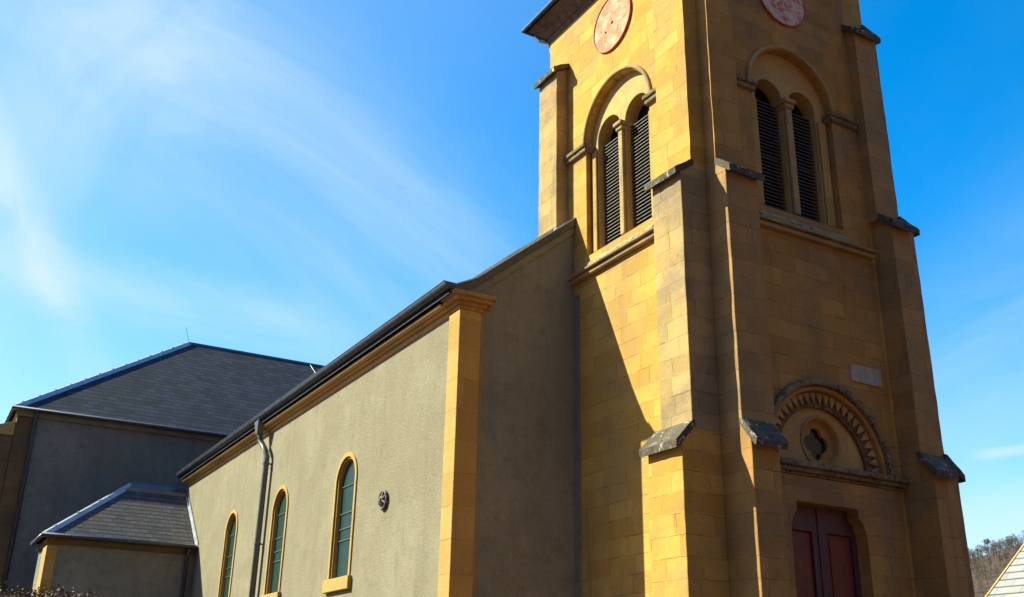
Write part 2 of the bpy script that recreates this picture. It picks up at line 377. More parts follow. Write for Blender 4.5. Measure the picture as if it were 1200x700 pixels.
tw = MB(); tw.plate('x', 0.0, 0.6, [(0.0, 0), (TY, 0), (TY, TOP), (0.0, TOP)], [arch(LC, 1.17, 10.46, 13.20)])
tw.box(TX-0.6, TX, 0, TY, 0, TOP); tw.box(0.6, TX-0.6, TY-0.6, TY, 0, TOP)
tw.box(0.55, TX-0.55, 0.55, TY-0.55, 9.6, 9.8)     # bell chamber floor
tw.build('tower_wall', STONE, CH)
# inner skin closing the tower off from daylight
MB().box(0.62, TX-0.62, 0.62, 0.64, 0.02, 9.55).build('dark_interior_lining', DARK, CH)

def buttress(side, span, prof, mats=None):
    """side: 'L' sticks out to -X from x=0 ; 'F' to -Y from y=0 ; 'R' to +X from x=TX. prof: (projection, underside of cap, top of cap at the wall) per stage, from the ground up"""
    def P(p, w, z): return {'L': (-p, w, z), 'F': (w, -p, z), 'R': (TX+p, w, z)}[side]
    root = None; z0 = prof[0][3] if len(prof[0]) > 3 else 0.0
    for i, q in enumerate(prof):
        p, zc, zn = q[:3]
        a, b = span[i]; nxt = prof[i+1][0] if i+1 < len(prof) else 0.0
        pt = p + 0.13; th = 0.125; zt = zc + th; slp = (zn-zt)/(pt-nxt)
        vs = [P(pp, w, z) for w in (a, b) for pp, z in ((-0.002, z0), (p, z0), (p, zc+slp*0.13-0.004), (nxt, zn-th-0.004), (-0.002, zn-th-0.004))]
        mb = MB().poly(vs, [(0, 1, 2, 3, 4), (9, 8, 7, 6, 5)] + [(k, k+5, (k+1) % 5+5, (k+1) % 5) for k in range(5)])
        m_ = (mats or [STONE, STONEW, STONE])[i]
        mb.rough(0.011, 6, 2.6, 0.30)
        if root is None: root = mb.build('buttress', m_, CH, bevel=0.018)
        else: mb.build('buttress_stage', m_, root, bevel=0.015)
        c = 0.075; a2 = a - (c if a > 0.1 else 0.012); b2 = b + c
        if b > TX-0.05 and side == 'F': b2 = b + 0.012
        if side == 'R': a2 = a - 0.06
        pr = ((nxt-0.05, zn+0.01), (nxt+0.01, zn), (pt, zt), (pt-0.012, zc), (pt-0.05, zc+0.012), (nxt-0.05, zn-th+0.03))
        vs = [P(pp, w, z) for w in (a2, b2) for pp, z in pr]; k = 6
        fs = [tuple(range(k)), tuple(range(2*k-1, k-1, -1))] + [(j, j+k, (j+1) % k+k, (j+1) % k) for j in range(k)]
        MB().poly(vs, fs).rough(0.016, 4, 6.0, 0.10).build('weathering_cap', LICHEN, root)
        z0 = zn - th - 0.02
    return root
# pair at the near corner
buttress('L', [(0.0, 0.91), (0.0, 0.83), (0.0, 0.93)], [(0.84, 5.43, 5.93), (0.60, 10.51, 10.88), (0.34, 15.35, 15.75)])
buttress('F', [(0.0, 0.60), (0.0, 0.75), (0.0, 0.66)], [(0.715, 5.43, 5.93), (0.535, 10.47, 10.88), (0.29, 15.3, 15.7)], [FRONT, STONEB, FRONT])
# pair at the right corner
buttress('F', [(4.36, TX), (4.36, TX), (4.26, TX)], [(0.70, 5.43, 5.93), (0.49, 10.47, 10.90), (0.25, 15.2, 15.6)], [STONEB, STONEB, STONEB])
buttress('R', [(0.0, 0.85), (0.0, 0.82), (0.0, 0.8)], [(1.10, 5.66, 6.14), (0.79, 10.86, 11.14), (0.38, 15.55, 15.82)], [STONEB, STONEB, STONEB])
# the one rising above the nave roof at the back corner
buttress('L', [(4.66, 5.43)], [(0.31, 15.42, 15.78, 9.0)], [STONEW])

# belfry windows: hood mould, imposts, recessed tympanum with twin louvred lights, sloping sill
def belfry(axis, cc, R1, ow, mul, zs, zb, lo, hi):
    def B(mb, u0, u1, d0, d1, z0, z1):
        return mb.box(d0, d1, u0, u1, z0, z1) if axis == 'x' else mb.box(u0, u1, d0, d1, z0, z1)
    rec = 0.17
    tym = MB()
    oh = ow/2; c1, c2 = cc-(mul/2+oh), cc+(mul/2+oh)
    tym.plate(axis, rec, rec+0.36, [(cc-R1-0.05, zb-0.1), (cc+R1+0.05, zb-0.1)] + arc(cc, zs, R1+0.05, 0, 180, 30),
              [arch(c1, oh, zb+0.02, zs+0.03, 16), arch(c2, oh, zb+0.02, zs+0.03, 16)])
    w = tym.build('belfry_window', PALE, CH, bevel=0.012)
    MB().plate(axis, -0.06, 0.05, ring(cc, zs, R1+0.015, R1+0.10)).build('hood_mould', STONEW, w, bevel=0.03)
    for a, b in ((lo, cc-R1+0.10), (cc+R1-0.10, hi)):
        im = MB(); B(im, a, b, -0.13, rec+0.02, zs-0.085, zs+0.012); B(im, a+0.01, b-0.01, -0.085, rec, zs-0.19, zs-0.0855)
        im.build('impost', DARKST, w, bevel=0.025)
    cap = MB(); B(cap, cc-mul/2-0.06, cc+mul/2+0.06, rec-0.17, rec+0.27, zs-0.075, zs+0.02); B(cap, cc-mul/2-0.03, cc+mul/2+0.03, rec-0.12, rec+0.265, zs-0.17, zs-0.0755); B(cap, cc-mul/2+0.012, cc+mul/2-0.012, rec-0.085, rec-0.002, zb+0.06, zs-0.171)
    cap.build('mullion_capital', STONEW, w, bevel=0.025)
    for c in (c1-oh-0.0, c2+oh+0.0):
        j = MB(); sgn = -1 if c < cc else 1
        a, b = sorted((c+sgn*0.02, cc+sgn*(R1-0.05)))
        B(j, a-0.0, b, rec-0.055, rec-0.002, zb+0.05, zs-0.195); j.build('jamb_strip', TRIM, w, bevel=0.02)
    for c in (c1, c2):
        sl = MB(); ns = 31; zt = zs-0.02
        for i in range(ns):
            z = zb+0.10 + (zt-zb-0.10)*i/ns
            d0, d1 = rec+0.13, rec+0.30
            if axis == 'x': sl.poly([(d0, c-oh-0.01, z), (d0, c+oh+0.01, z), (d1, c+oh+0.01, z+0.10), (d1, c-oh-0.01, z+0.10),
                                     (d0, c-oh-0.01, z+0.022), (d0, c+oh+0.01, z+0.022), (d1, c+oh+0.01, z+0.122), (d1, c-oh-0.01, z+0.122)],
                                    [(0, 1, 2, 3), (7, 6, 5, 4), (0, 4, 5, 1), (1, 5, 6, 2), (2, 6, 7, 3), (3, 7, 4, 0)])
            else: sl.poly([(c-oh-0.01, d0, z), (c+oh+0.01, d0, z), (c+oh+0.01, d1, z+0.10), (c-oh-0.01, d1, z+0.10),
                           (c-oh-0.01, d0, z+0.022), (c+oh+0.01, d0, z+0.022), (c+oh+0.01, d1, z+0.122), (c-oh-0.01, d1, z+0.122)],
                          [(0, 1, 2, 3), (7, 6, 5, 4), (0, 4, 5, 1), (1, 5, 6, 2), (2, 6, 7, 3), (3, 7, 4, 0)])
        B(sl, c-oh, c+oh, rec+0.17, rec+0.21, zb+1.30, zb+1.37)
        sl.build('louvre', LOUVRE, w)
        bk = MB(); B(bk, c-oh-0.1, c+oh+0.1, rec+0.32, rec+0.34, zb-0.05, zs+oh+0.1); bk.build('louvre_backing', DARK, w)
    # sloping sill blocks
    for a, b in ((cc-R1-0.06, cc-0.006), (cc+0.006, cc+R1+0.06)):
        if axis == 'x': vs = [(d, q, z) for q in (a, b) for d, z in ((rec+0.2, zb+0.08), (rec-0.01, zb+0.03), (-0.10, zb-0.30), (-0.10, zb-0.37), (rec+0.2, zb-0.37))]
        else: vs = [(q, d, z) for q in (a, b) for d, z in ((rec+0.2, zb+0.08), (rec-0.01, zb+0.03), (-0.10, zb-0.30), (-0.10, zb-0.37), (rec+0.2, zb-0.37))]
        fs = [(0, 1, 2, 3, 4), (9, 8, 7, 6, 5)] + [(i, i+5, (i+1) % 5+5, (i+1) % 5) for i in range(5)]
        MB().poly(vs, fs).rough(0.012, 3, 5, 0.15).build('sill', SILL, w)
    st = MB(); B(st, lo, hi, -0.18, 0.01, zb-0.43, zb-0.374); B(st, lo, hi, -0.11, 0.01, zb-0.53, zb-0.4305)
    st.build('string_course', STONEW, w, bevel=0.03)
    return w
belfry('x', LC, 1.17, 0.85, 0.17, 13.20, 10.50, 0.94, 4.655)
belfry('y', FC, 1.12, 0.735, 0.19, 13.10, 10.46, 0.67, 4.25)

# clock faces (weathered, hands gone)
for axis, c, z, rr in (('x', 2.78, 15.81, 0.70), ('y', 2.38, 15.56, 0.66)):
    o = MB().plate(axis, -0.035, 0.01, arc(c, z, rr, 0, 354, 60)).build('clock_face', CLOCKS[axis], CH, bevel=0.01,
        label='orange clock face with flaking paint and no hands' if axis == 'x' else 'whitish clock face with red flaking patches and no hands')
    MB().plate(axis, -0.055, 0.008, arc(c, z, rr+0.018, 0, 354, 60), [arc(c, z, rr-0.012, 0, 354, 60)]).build('clock_rim', CLOCKRIM, o, bevel=0.01)
    for du, dz, rd in ((0, 0, 0.035), (0.24, -0.13, 0.022)):
        pp = [(-0.06, c+du, z+dz), (0, c+du, z+dz)] if axis == 'x' else [(c-du, -0.06, z+dz), (c-du, 0, z+dz)]
        MB().tube(pp, rd).build('spindle' if rd > 0.03 else 'bolt_head', IRON, o)

# tower cornice and roof
cv = MB()
def frust(z0, o0, z1, o1):
    return [(-o0, -o0, z0), (TX+o0, -o0, z0), (TX+o0, TY+o0, z0), (-o0, TY+o0, z0), (-o1, -o1, z1), (TX+o1, -o1, z1), (TX+o1, TY+o1, z1), (-o1, TY+o1, z1)]
FR = [(0, 3, 2, 1), (4, 5, 6, 7), (0, 1, 5, 4), (1, 2, 6, 5), (2, 3, 7, 6), (3, 0, 4, 7)]
for z0, o0, z1, o1 in ((TOP-0.02, 0.02, TOP+0.10, 0.06), (TOP+0.1005, 0.09, TOP+0.30, 0.28), (TOP+0.3005, 0.30, TOP+0.40, 0.42)):
    cv.poly(frust(z0, o0, z1, o1), FR)
cv.build('tower_cornice', SOFFIT, CH)
rf = MB().poly(frust(TOP+0.42, 0.50, TOP+0.50, 0.50)[:8], FR)
ap = (TX/2, TY/2, TOP+2.6); b_ = frust(TOP+0.501, 0.48, TOP+1.5, 0.1)
rf.poly(b_[:4] + [ap], [(0, 1, 4), (1, 2, 4), (2, 3, 4), (3, 0, 4), (3, 2, 1, 0)])
tr_ = rf.build('tower_roof', SLATE, CH)
MB().tube([(-0.50, -0.5, TOP+0.46), (-0.50, TY+0.5, TOP+0.46), (TX+0.5, TY+0.5, TOP+0.46), (TX+0.5, -0.5, TOP+0.46), (-0.5, -0.5, TOP+0.46)], 0.06, 10).build('gutter', ZINCD, tr_, smooth=True)
MB().tube([(-0.22, TY+0.36, TOP+0.32), (-0.14, TY+0.26, TOP+0.12), (0.02, TY+0.08, TOP+0.0), (0.10, TY+0.07, TOP-0.3), (0.10, TY+0.07, TOP-5)], 0.045, 10).build('downpipe', ZINC, tr_, smooth=True)

# portal: hood, toothed archivolt, tympanum with quatrefoil, lintel shelf, jambs, doors
tp = MB().plate('y', 0.17, 0.36, [(PC-1.42, PZ-0.06), (PC+1.42, PZ-0.06)] + arc(PC, PZ, 1.42, 0, 180, 40), [arc(2.50, 5.99, 0.43, 0, 352, 44)]).build('tympanum', PALE, CH, bevel=0.012)
def quatre(cx, cz, b, a, n=64):
    pts = []
    for i in range(n):
        th = 2*math.pi*i/n; best = 0.0
        for k in range(4):
            ph = th - k*math.pi/2 - 0.0; sv = b*math.sin(ph)
            if abs(sv) < a and math.cos(ph) > 0: best = max(best, b*math.cos(ph) + math.sqrt(a*a-sv*sv))
        pts.append((cx+best*math.cos(th), cz+best*math.sin(th)))
    return pts
MB().plate('y', 0.27, 0.35, arc(2.50, 5.99, 0.46, 0, 352, 44), [quatre(2.50, 5.99, 0.15, 0.145)]).build('quatrefoil_tracery', STONEB, tp, bevel=0.015)
MB().plate('y', 0.355, 0.37, arc(2.50, 5.99, 0.5, 0, 352, 30)).build('quatrefoil_glass', GLASSD, tp)
MB().plate('y', 0.145, 0.18, arc(2.50, 5.99, 0.50, 0, 352, 44), [arc(2.50, 5.99, 0.435, 0, 352, 44)]).build('oculus_moulding', STONEB, tp, bevel=0.02)
MB().plate('y', 0.10, 0.168, ring(PC, PZ, 1.10, 1.385, 40)).build('archivolt_ground', REDSTONE, tp)
teeth = MB(); nt = 25
for i in range(nt):
    a0, a1 = 180.0*i/nt, 180.0*(i+1)/nt; am = (a0+a1)/2
    q = lambda a, rr: (PC+rr*math.cos(R(a)), PZ+rr*math.sin(R(a)))
    teeth.plate('y', 0.045, 0.098, [q(a0+0.4, 1.372), q(a0+0.4, 1.33), q(am, 1.14), q(a1-0.4, 1.33), q(a1-0.4, 1.372)])
teeth.build('sawtooth_moulding', STONEW, tp, bevel=0.02)
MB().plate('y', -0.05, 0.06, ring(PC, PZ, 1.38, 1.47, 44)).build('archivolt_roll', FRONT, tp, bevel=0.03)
MB().plate('y', -0.13, 0.02, ring(PC, PZ, 1.4705, 1.60, 44)).build('hood_mould', DARKST, tp, bevel=0.03)
sh = MB(); sh.box(0.62, 4.355, -0.16, 0.0, PZ-0.105, PZ-0.004); sh.box(0.62, 4.355, -0.10, 0.0, PZ-0.185, PZ-0.1055); sh.box(0.62, 4.355, -0.05, 0, PZ-0.24, PZ-0.1855)
sh.build('lintel_cornice', DARKST, tp, bevel=0.025)
jm = MB()
jm.plate('y', -0.045, -0.001, [(0.95, 0.55), (door_c-dh, 0.55)] + shoulder(-1) + shoulder(1)[::-1] + [(door_c+dh, 0.55), (3.70, 0.55), (3.70, 5.27), (0.95, 5.27)])
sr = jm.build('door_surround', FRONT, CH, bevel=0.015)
MB().box(3.703, 3.88, -0.02, 0.0, 0.55, 5.27).build('outer_jamb', STONEB, sr, bevel=0.015)
dr = MB().box(door_c-dh-0.03, door_c+dh+0.03, 0.30, 0.34, 0.9, 4.9).build('portal_door', DOORF, CH, label='dark red double door with recessed panels')
for s in (-1, 1):
    x0, x1 = sorted((door_c+s*0.012, door_c+s*(dh+0.02)))
    def mir(q): return door_c+s*q
    hl = [[tuple(sorted((mir(0.17), mir(0.80)))), z] for z in ((1.15, 1.95), (2.1, 4.38))]
    holes = [[(a, z0), (b, z0), (b, z1), (a, z1)] for (a, b), (z0, z1) in hl]
    lf = MB().plate('y', 0.22, 0.298, [(x0, 0.92), (x1, 0.92), (x1, 4.86), (x0, 4.86)], holes).build('door_leaf', DOORF, dr, bevel=0.012)
    pn = MB()
    for (a, b), (z0, z1) in hl:
        pn.box(a+0.003, b-0.003, 0.27, 0.297, z0+0.003, z1-0.003)
        pn.box(a+0.09, b-0.09, 0.245, 0.2695, z0+0.09, z1-0.09)
    pn.build('door_panel', DOORP, dr, bevel=0.012)
MB().box(door_c-0.04, door_c+0.04, 0.195, 0.219, 0.92, 4.86).build('meeting_rail', DOORF, dr, bevel=0.012)
st = MB()
for i in range(5): st.box(0.9-0.32*i*0.3, 3.75+0.32*i*0.3, -0.75-0.34*i, 0.3 if i == 0 else -0.75-0.34*(i-1)+0.002, 0.0, 0.9-0.18*i)
st.build('entrance_step', PALE, CH, bevel=0.02)
pq = MB().plate('y', -0.03, 0.0, [(3.27, 7.24), (4.09, 7.24), (4.09, 7.585), (3.27, 7.585)]).build('blank_plaque', PLAQ, CH, bevel=0.006)

# ------------------------------------------------------------------ nave
NX, NY0, NY1 = -2.72, 4.42, 27.0
MX = TX/2; NXR = 2*MX - NX
EZ = 9.0
def roof_z(x):                        # top of the nave roof with its flared foot
    x = x if x <= MX else 2*MX - x
    return 9.25 + (x+3.02)*0.50 if x < -2.42 else 9.55 + (x+2.42)*0.822
wins = [10.12, 15.07, 19.92]
nw = MB()
nw.plate('x', NX, NX+0.55, [(NY0, 0), (NY1, 0), (NY1, EZ+0.2), (NY0, EZ+0.2)], [arch(c, 0.60, 4.10, 6.31, 32) for c in wins])
nw.box(NXR-0.55, NXR, NY0, NY1, 0, EZ+0.2)
nw.box(NX+0.55, NXR-0.55, NY1-0.5, NY1, 0, EZ+0.2)
nwo = nw.build('nave_wall', ROUGH, CH)
gb = MB()
prf = [(x, roof_z(x)-0.16) for x in (NX+0.56, -2.3, -1, 0.3, MX, 2*MX-0.3, 2*MX+1, 2*MX+2.3, NXR-0.56)]
def gab(xa, xb):
    pts = [(xa, 0), (xb, 0)] + [(x, roof_z(x)-0.16) for x in (xb, (xa+xb)/2, xa)]
    gb.plate('y', NY0, NY0+0.55, pts)
gab(NX+0.553, -0.003); gab(TX+0.003, NXR-0.553)
gb.plate('y', TY+0.02, TY+0.5, [(-0.003, 9), (TX+0.003, 9), (TX+0.003, roof_z(0)-0.16), (MX, roof_z(MX)-0.16), (-0.003, roof_z(0)-0.16)])
gb.build('nave_gable_wall', ROUGHD, CH)
# corner pilasters with moulded capitals
pl_ = MB().box(NX-0.045, NX+0.44, NY0-0.045, NY0+0.44, 0, 8.86).build('corner_pilaster', TRIM, CH, bevel=0.015)
kc = MB()
for z0, z1, e in ((8.862, 8.94, 0.02), (8.9405, 9.02, 0.07), (9.0205, 9.11, 0.16), (9.1105, 9.19, 0.22)):
    kc.box(NX-0.045-e, NX+0.47+e, NY0-0.045-e*0.8, NY0+0.44, z0, z1)
kc.rough(0.012, 4, 6, 0.12).build('pilaster_capital', STONEB, pl_)
# eaves cornice, gutter
ec = MB()
ec.box(NX-0.03, NX+0.02, NY0+0.45, NY1, 8.84, 8.965); ec.box(NX-0.12, NX+0.02, NY0+0.45, NY1, 8.9655, 9.02); ec.box(NX-0.25, NX+0.02, NY0+0.45, NY1, 9.0205, 9.085)
ec.build('eaves_cornice', PALE, CH, bevel=0.025)
MB().box(NX-0.27, NX+0.3, NY0+0.15, NY1+0.02, 9.1905, 9.215).build('soffit_board', SOFFIT, CH)
prof_t = [(-3.04, roof_z(-3.04)), (-2.42, roof_z(-2.42)), (MX, roof_z(MX)), (2*MX+2.42, roof_z(-2.42)), (2*MX+3.04, roof_z(-3.04))]
nr = MB()
V0 = NY0-0.06
def roof_piece(xs, y0, y1):
    poly = [(x, roof_z(x)) for x in xs] + [(x, roof_z(x)-0.13) for x in reversed(xs)]
    nr.plate('y', y0, y1, poly)
roof_piece([-3.04, -2.42, -0.004], V0, TY+0.02); roof_piece([TX+0.004, 2*MX+2.42, 2*MX+3.04], V0, TY+0.02)
roof_piece([-3.04, -2.42, MX, 2*MX+2.42, 2*MX+3.04], TY+0.0205, NY1+0.15)
nro = nr.build('nave_roof', SLATE, CH)
vx = [-3.02, -2.42, -0.006]
MB().plate('y', V0-0.03, V0-0.001, [(x, roof_z(x)+0.02) for x in vx] + [(x, roof_z(x)-0.15) for x in reversed(vx)]).build('verge_board', ZINCD, nro, bevel=0.006)
MB().plate('y', V0-0.035, V0+0.26, [(x, roof_z(x)+0.05) for x in vx] + [(x, roof_z(x)+0.021) for x in reversed(vx)]).build('verge_flashing', ZINC, nro, bevel=0.006)
MB().plate('y', V0+0.30, V0+0.42, [(x, roof_z(x)+0.03+0.10*min(1, (x+2.7)/1.2)) for x in (-2.6, -1.5, -0.006)] + [(x, roof_z(x)+0.001) for x in (-0.006, -1.5, -2.6)]).build('standing_seam', ZINC, nro)
MB().plate('y', V0+0.015, NY0-0.001, [(x, roof_z(x)-0.135) for x in (-2.055, -0.006)] + [(x, roof_z(x)-0.34) for x in (-0.006, -2.055)]).build('raking_cornice', ROUGHD, nro, bevel=0.02)
MB().plate('y', NY0-0.04, NY0+0.43, [(NX-0.24, 9.1955), (-2.05, 9.1955), (-2.05, roof_z(-2.05)-0.14), (-2.42, roof_z(-2.42)-0.14), (NX-0.24, roof_z(NX-0.24)-0.14)]).build('kneeler', ROUGHD, nro, bevel=0.015)
fl = MB()
for yy in (4.60, 5.44): fl.plate('y', yy-0.02, yy+0.04, [(-0.40, roof_z(-0.40)+0.001), (-0.003, roof_z(0)+0.001), (-0.003, roof_z(0)+0.08), (-0.40, roof_z(-0.40)+0.08)])
fl.plate('y', 4.581, 5.419, [(-0.40, roof_z(-0.40)+0.001), (-0.355, roof_z(-0.355)+0.001), (-0.345, roof_z(-0.345)+0.09), (-0.36, roof_z(-0.36)+0.10)])
fl.build('buttress_flashing', ZINC, nro)
MB().box(-0.022, -0.001, 4.19, 4.419, 0.0, 9.7).build('cement_fillet', ROUGHD, CH)
gt = MB(); gy0, gy1 = NY0-0.14, NY1+0.15; segs = 12
ga = [(-3.06+0.125*math.cos(R(a)), 9.33+0.125*math.sin(R(a))) for a in [180+180*i/segs for i in range(segs+1)]]
gi = [(-3.06+0.113*math.cos(R(a)), 9.33+0.113*math.sin(R(a))) for a in [360-180*i/segs for i in range(segs+1)]]
gt.plate('y', gy0, gy1, ga + gi); gt.plate('y', gy0-0.012, gy0-0.0005, [(p[0], p[1]) for p in ga])
gt.tube([(-3.185, gy0, 9.335), (-3.185, gy1, 9.335)], 0.013, 8)
y = NY0+0.5
while y < NY1:
    gt.plate('y', y, y+0.018, [(-3.06+0.1295*math.cos(R(a)), 9.33+0.1295*math.sin(R(a))) for a in [180+180*i/10 for i in range(11)]] + [(-3.06+0.1255*math.cos(R(a)), 9.33+0.1255*math.sin(R(a))) for a in [360-180*i/10 for i in range(11)]])
    y += 1.6
gt.build('eaves_gutter', ZINCD, CH)
MB().box(-2.95, -2.93, NY0-0.1, NY1+0.1, 9.17, 9.29).build('fascia_board', ZINCD, CH)
# windows of the nave
for c in wins:
    fr = MB()
    def hoop(r0, r1): return [(c+r1, 4.10)] + arc(c, 6.31, r1, 0, 180, 32) + [(c-r1, 4.10), (c-r0, 4.10)] + arc(c, 6.31, r0, 180, 0, 32) + [(c+r0, 4.10)]
    fr.plate('x', NX-0.035, NX-0.001, hoop(0.595, 0.70))
    fr.plate('x', NX+0.012, NX+0.25, hoop(0.545, 0.597))
    fo = fr.build('nave_window', TRIM, CH, bevel=0.01)
    MB().plate('x', NX+0.12, NX+0.14, arch(c, 0.56, 4.0, 6.31, 28)).build('leaded_glass', GLASS, fo)
    for z in (4.97, 5.24, 5.60, 6.25): MB().box(NX+0.095, NX+0.115, c-0.545, c+0.545, z-0.010, z+0.010).build('saddle_bar', PIPE, fo)
    MB().box(NX-0.10, NX+0.28, c-0.80, c+0.80, 3.80, 4.09).build('window_sill', TRIM, fo, bevel=0.015)
# iron anchor rosette
an = MB(); ay, az = 7.72, 5.52
an.tube([(NX-0.05, ay+0.19*math.cos(2*math.pi*i/24), az+0.19*math.sin(2*math.pi*i/24)) for i in range(25)], 0.028, 8)
for k in range(3):
    a = R(60*k+30); an.tube([(NX-0.04, ay-0.19*math.cos(a), az-0.19*math.sin(a)), (NX-0.085, ay, az), (NX-0.04, ay+0.19*math.cos(a), az+0.19*math.sin(a))], [0.022, 0.04, 0.022], 8)
an.tube([(NX-0.13, ay, az), (NX-0.02, ay, az)], [0.035, 0.07], 10); an.plate('x', NX-0.02, NX-0.002, arc(ay, az, 0.2, 0, 350, 24))
an.build('wall_anchor_rosette', IRON, CH)
# downpipe with hopper and swan neck
def downpipe(px, pts, rad, hop=None, m_=PIPE, coll=()):
    d = MB().tube(pts, rad, 14)
    o = d.build('downpipe', m_, CH, smooth=True)
    if hop:
        x, y, z0, z1 = hop
        h = MB(); h.poly([(x-0.09, y-0.09, z0), (x+0.09, y-0.09, z0), (x+0.09, y+0.09, z0), (x-0.09, y+0.09, z0), (x-0.13, y-0.21, z1), (x+0.13, y-0.21, z1), (x+0.13, y+0.21, z1), (x-0.13, y+0.21, z1)], FR)
        h.build('hopper_head', m_, o, bevel=0.02)
    for (x, y, z) in coll:
        b = MB(); b.tube([(x, y, z-0.025), (x, y, z+0.025)], rad+0.02, 14); b.box(x, x+0.14, y-0.02, y+0.02, z-0.02, z+0.02); b.build('pipe_bracket', m_, o)
    return o
dx = -2.87
downpipe(dx, [(-3.0, 16.95, 9.0), (-3.0, 16.95, 8.78), (-2.98, 16.9, 8.62), (-2.93, 16.68, 8.40), (-2.90, 16.48, 8.22), (dx, 16.42, 8.06), (dx, 16.42, 7.9), (dx, 16.42, 0.1)], 0.085,
         hop=(-3.02, 16.95, 8.80, 9.20), coll=[(dx, 16.42, z) for z in (7.85, 5.55, 3.2)])

# ------------------------------------------------------------------ choir wing at the far end
CY = 29.25; CX0 = -8.82; CX1 = 2*MX - CX0
TE = 11.48
cw = MB()
cw.box(CX0, CX1, CY, CY+14.6, 0, TE)
cw.box(0.6, TX-0.6, NY1+0.002, CY-0.002, 0, 9.0)
cwo = cw.build('choir_wall', ROUGHD, CH)
q = MB(); q.box(CX0-0.05, CX0+0.55, CY-0.05, CY+0.5, 0, TE-0.25)
q.build('corner_pilaster', BROWND, CH, bevel=0.015)
MB().box(CX0-0.10, CX1+0.1, CY-0.12, CY+14.7, TE-0.24, TE-0.02).build('eaves_cornice', ROUGHD, CH, bevel=0.03)
bt = MB().box(CX0-1.3, CX0-0.06, CY-0.02, CY+0.75, 0, 10.45)
bo = bt.build('choir_buttress', BROWND, CH, bevel=0.02)
MB().poly([(x, y, z) for x, y, z in [(CX0-1.42, CY-0.1, 10.455), (CX0-0.06, CY-0.1, 10.455), (CX0-0.06, CY+0.83, 10.455), (CX0-1.42, CY+0.83, 10.455), (CX0-1.42, CY-0.1, 10.55), (CX0-0.06, CY-0.1, 11.0), (CX0-0.06, CY+0.83, 11.0), (CX0-1.42, CY+0.83, 10.55)]], FR).build('buttress_coping', PALE, bo, bevel=0.02)
EO = 0.22; ez = 11.52; tn = math.tan(R(39.06)); hd = (14.6+2*EO)/2
ex0, ex1, ey0, ey1 = CX0-EO, CX1+EO, CY-EO, CY+14.6+EO
rv = [(ex0, ey0, ez), (ex1, ey0, ez), (ex1, ey1, ez), (ex0, ey1, ez), (ex0+hd, ey0+hd, ez+hd*tn), (ex1-hd, ey0+hd, ez+hd*tn)]
cr = MB().poly(rv + [], [(0, 1, 5, 4), (1, 2, 5), (2, 3, 4, 5), (3, 0, 4), (3, 2, 1, 0)]).build('choir_roof', SLATE, CH)
def strip(mb, a, b, w, lift, hooks=0):
    """flat metal cap along a hip or ridge, with upstanding clips"""
    a, b = Vector(a), Vector(b); d = (b-a).normalized(); s = d.cross(Vector((0, 0, 1))).normalized(); up = s.cross(d)
    if up.z < 0: up = -up
    sec = [(-w, -w*0.55), (-w*0.35, lift), (w*0.35, lift), (w, -w*0.55), (w, -w*0.75), (-w, -w*0.75)]
    vs = [p + s*x + up*z for p in (a, b) for x, z in sec]; k = 6
    mb.poly(vs, [tuple(range(k)), tuple(range(2*k-1, k-1, -1))] + [(j, j+k, (j+1) % k+k, (j+1) % k) for j in range(k)])
    for i in range(hooks):
        p = a.lerp(b, (i+0.5)/hooks) + up*(lift-0.002)
        mb.poly([p + d*x + s*y + up*z for x in (-0.03, 0.03) for y in (-w*0.2, w*0.2) for z in (0, 0.028)],
                [(0, 1, 3, 2), (4, 6, 7, 5), (0, 4, 5, 1), (2, 3, 7, 6), (0, 2, 6, 4), (1, 5, 7, 3)])
hp = MB(); strip(hp, rv[0], rv[4], 0.17, 0.07, 13); hp.build('hip_flashing', ZINC, cr)
hp = MB(); strip(hp, rv[4], rv[5], 0.15, 0.05, 0); hp.build('ridge_flashing', ZINCD, cr)
MB().tube([(rv[4][0], rv[4][1], rv[4][2]), (rv[4][0]-0.25, rv[4][1], rv[4][2]+0.75)], 0.011, 6).build('lightning_rod', IRON, cr)
nn = Vector((0, -math.sin(R(39.06)), math.cos(R(39.06))))
pa = Vector((rv[4][0]+6.2, ey0+hd-0.15, ez+(hd-0.15)*tn)) + nn*0.04; pb = Vector((rv[4][0]+6.6, ey0+2.5, ez+2.5*tn)) + nn*0.04
MB().tube([pa, pb], 0.014, 6).build('lightning_conductor', PIPE, cr)
MB().tube([(ex0-0.04, ey1, ez-0.03), (ex0-0.04, ey0-0.04, ez-0.03), (ex1, ey0-0.04, ez-0.03)], 0.085, 10).build('eaves_gutter', ZINCD, CH, smooth=True)
px = -8.22
downpipe(px, [(px, ey0-0.02, ez-0.1), (px, ey0, ez-0.35), (px, CY-0.14, ez-0.75), (px, CY-0.14, 0.1)], 0.075, m_=ZINCD, coll=[(px, CY-0.14, z) for z in (9.6, 7.4, 5.0)])

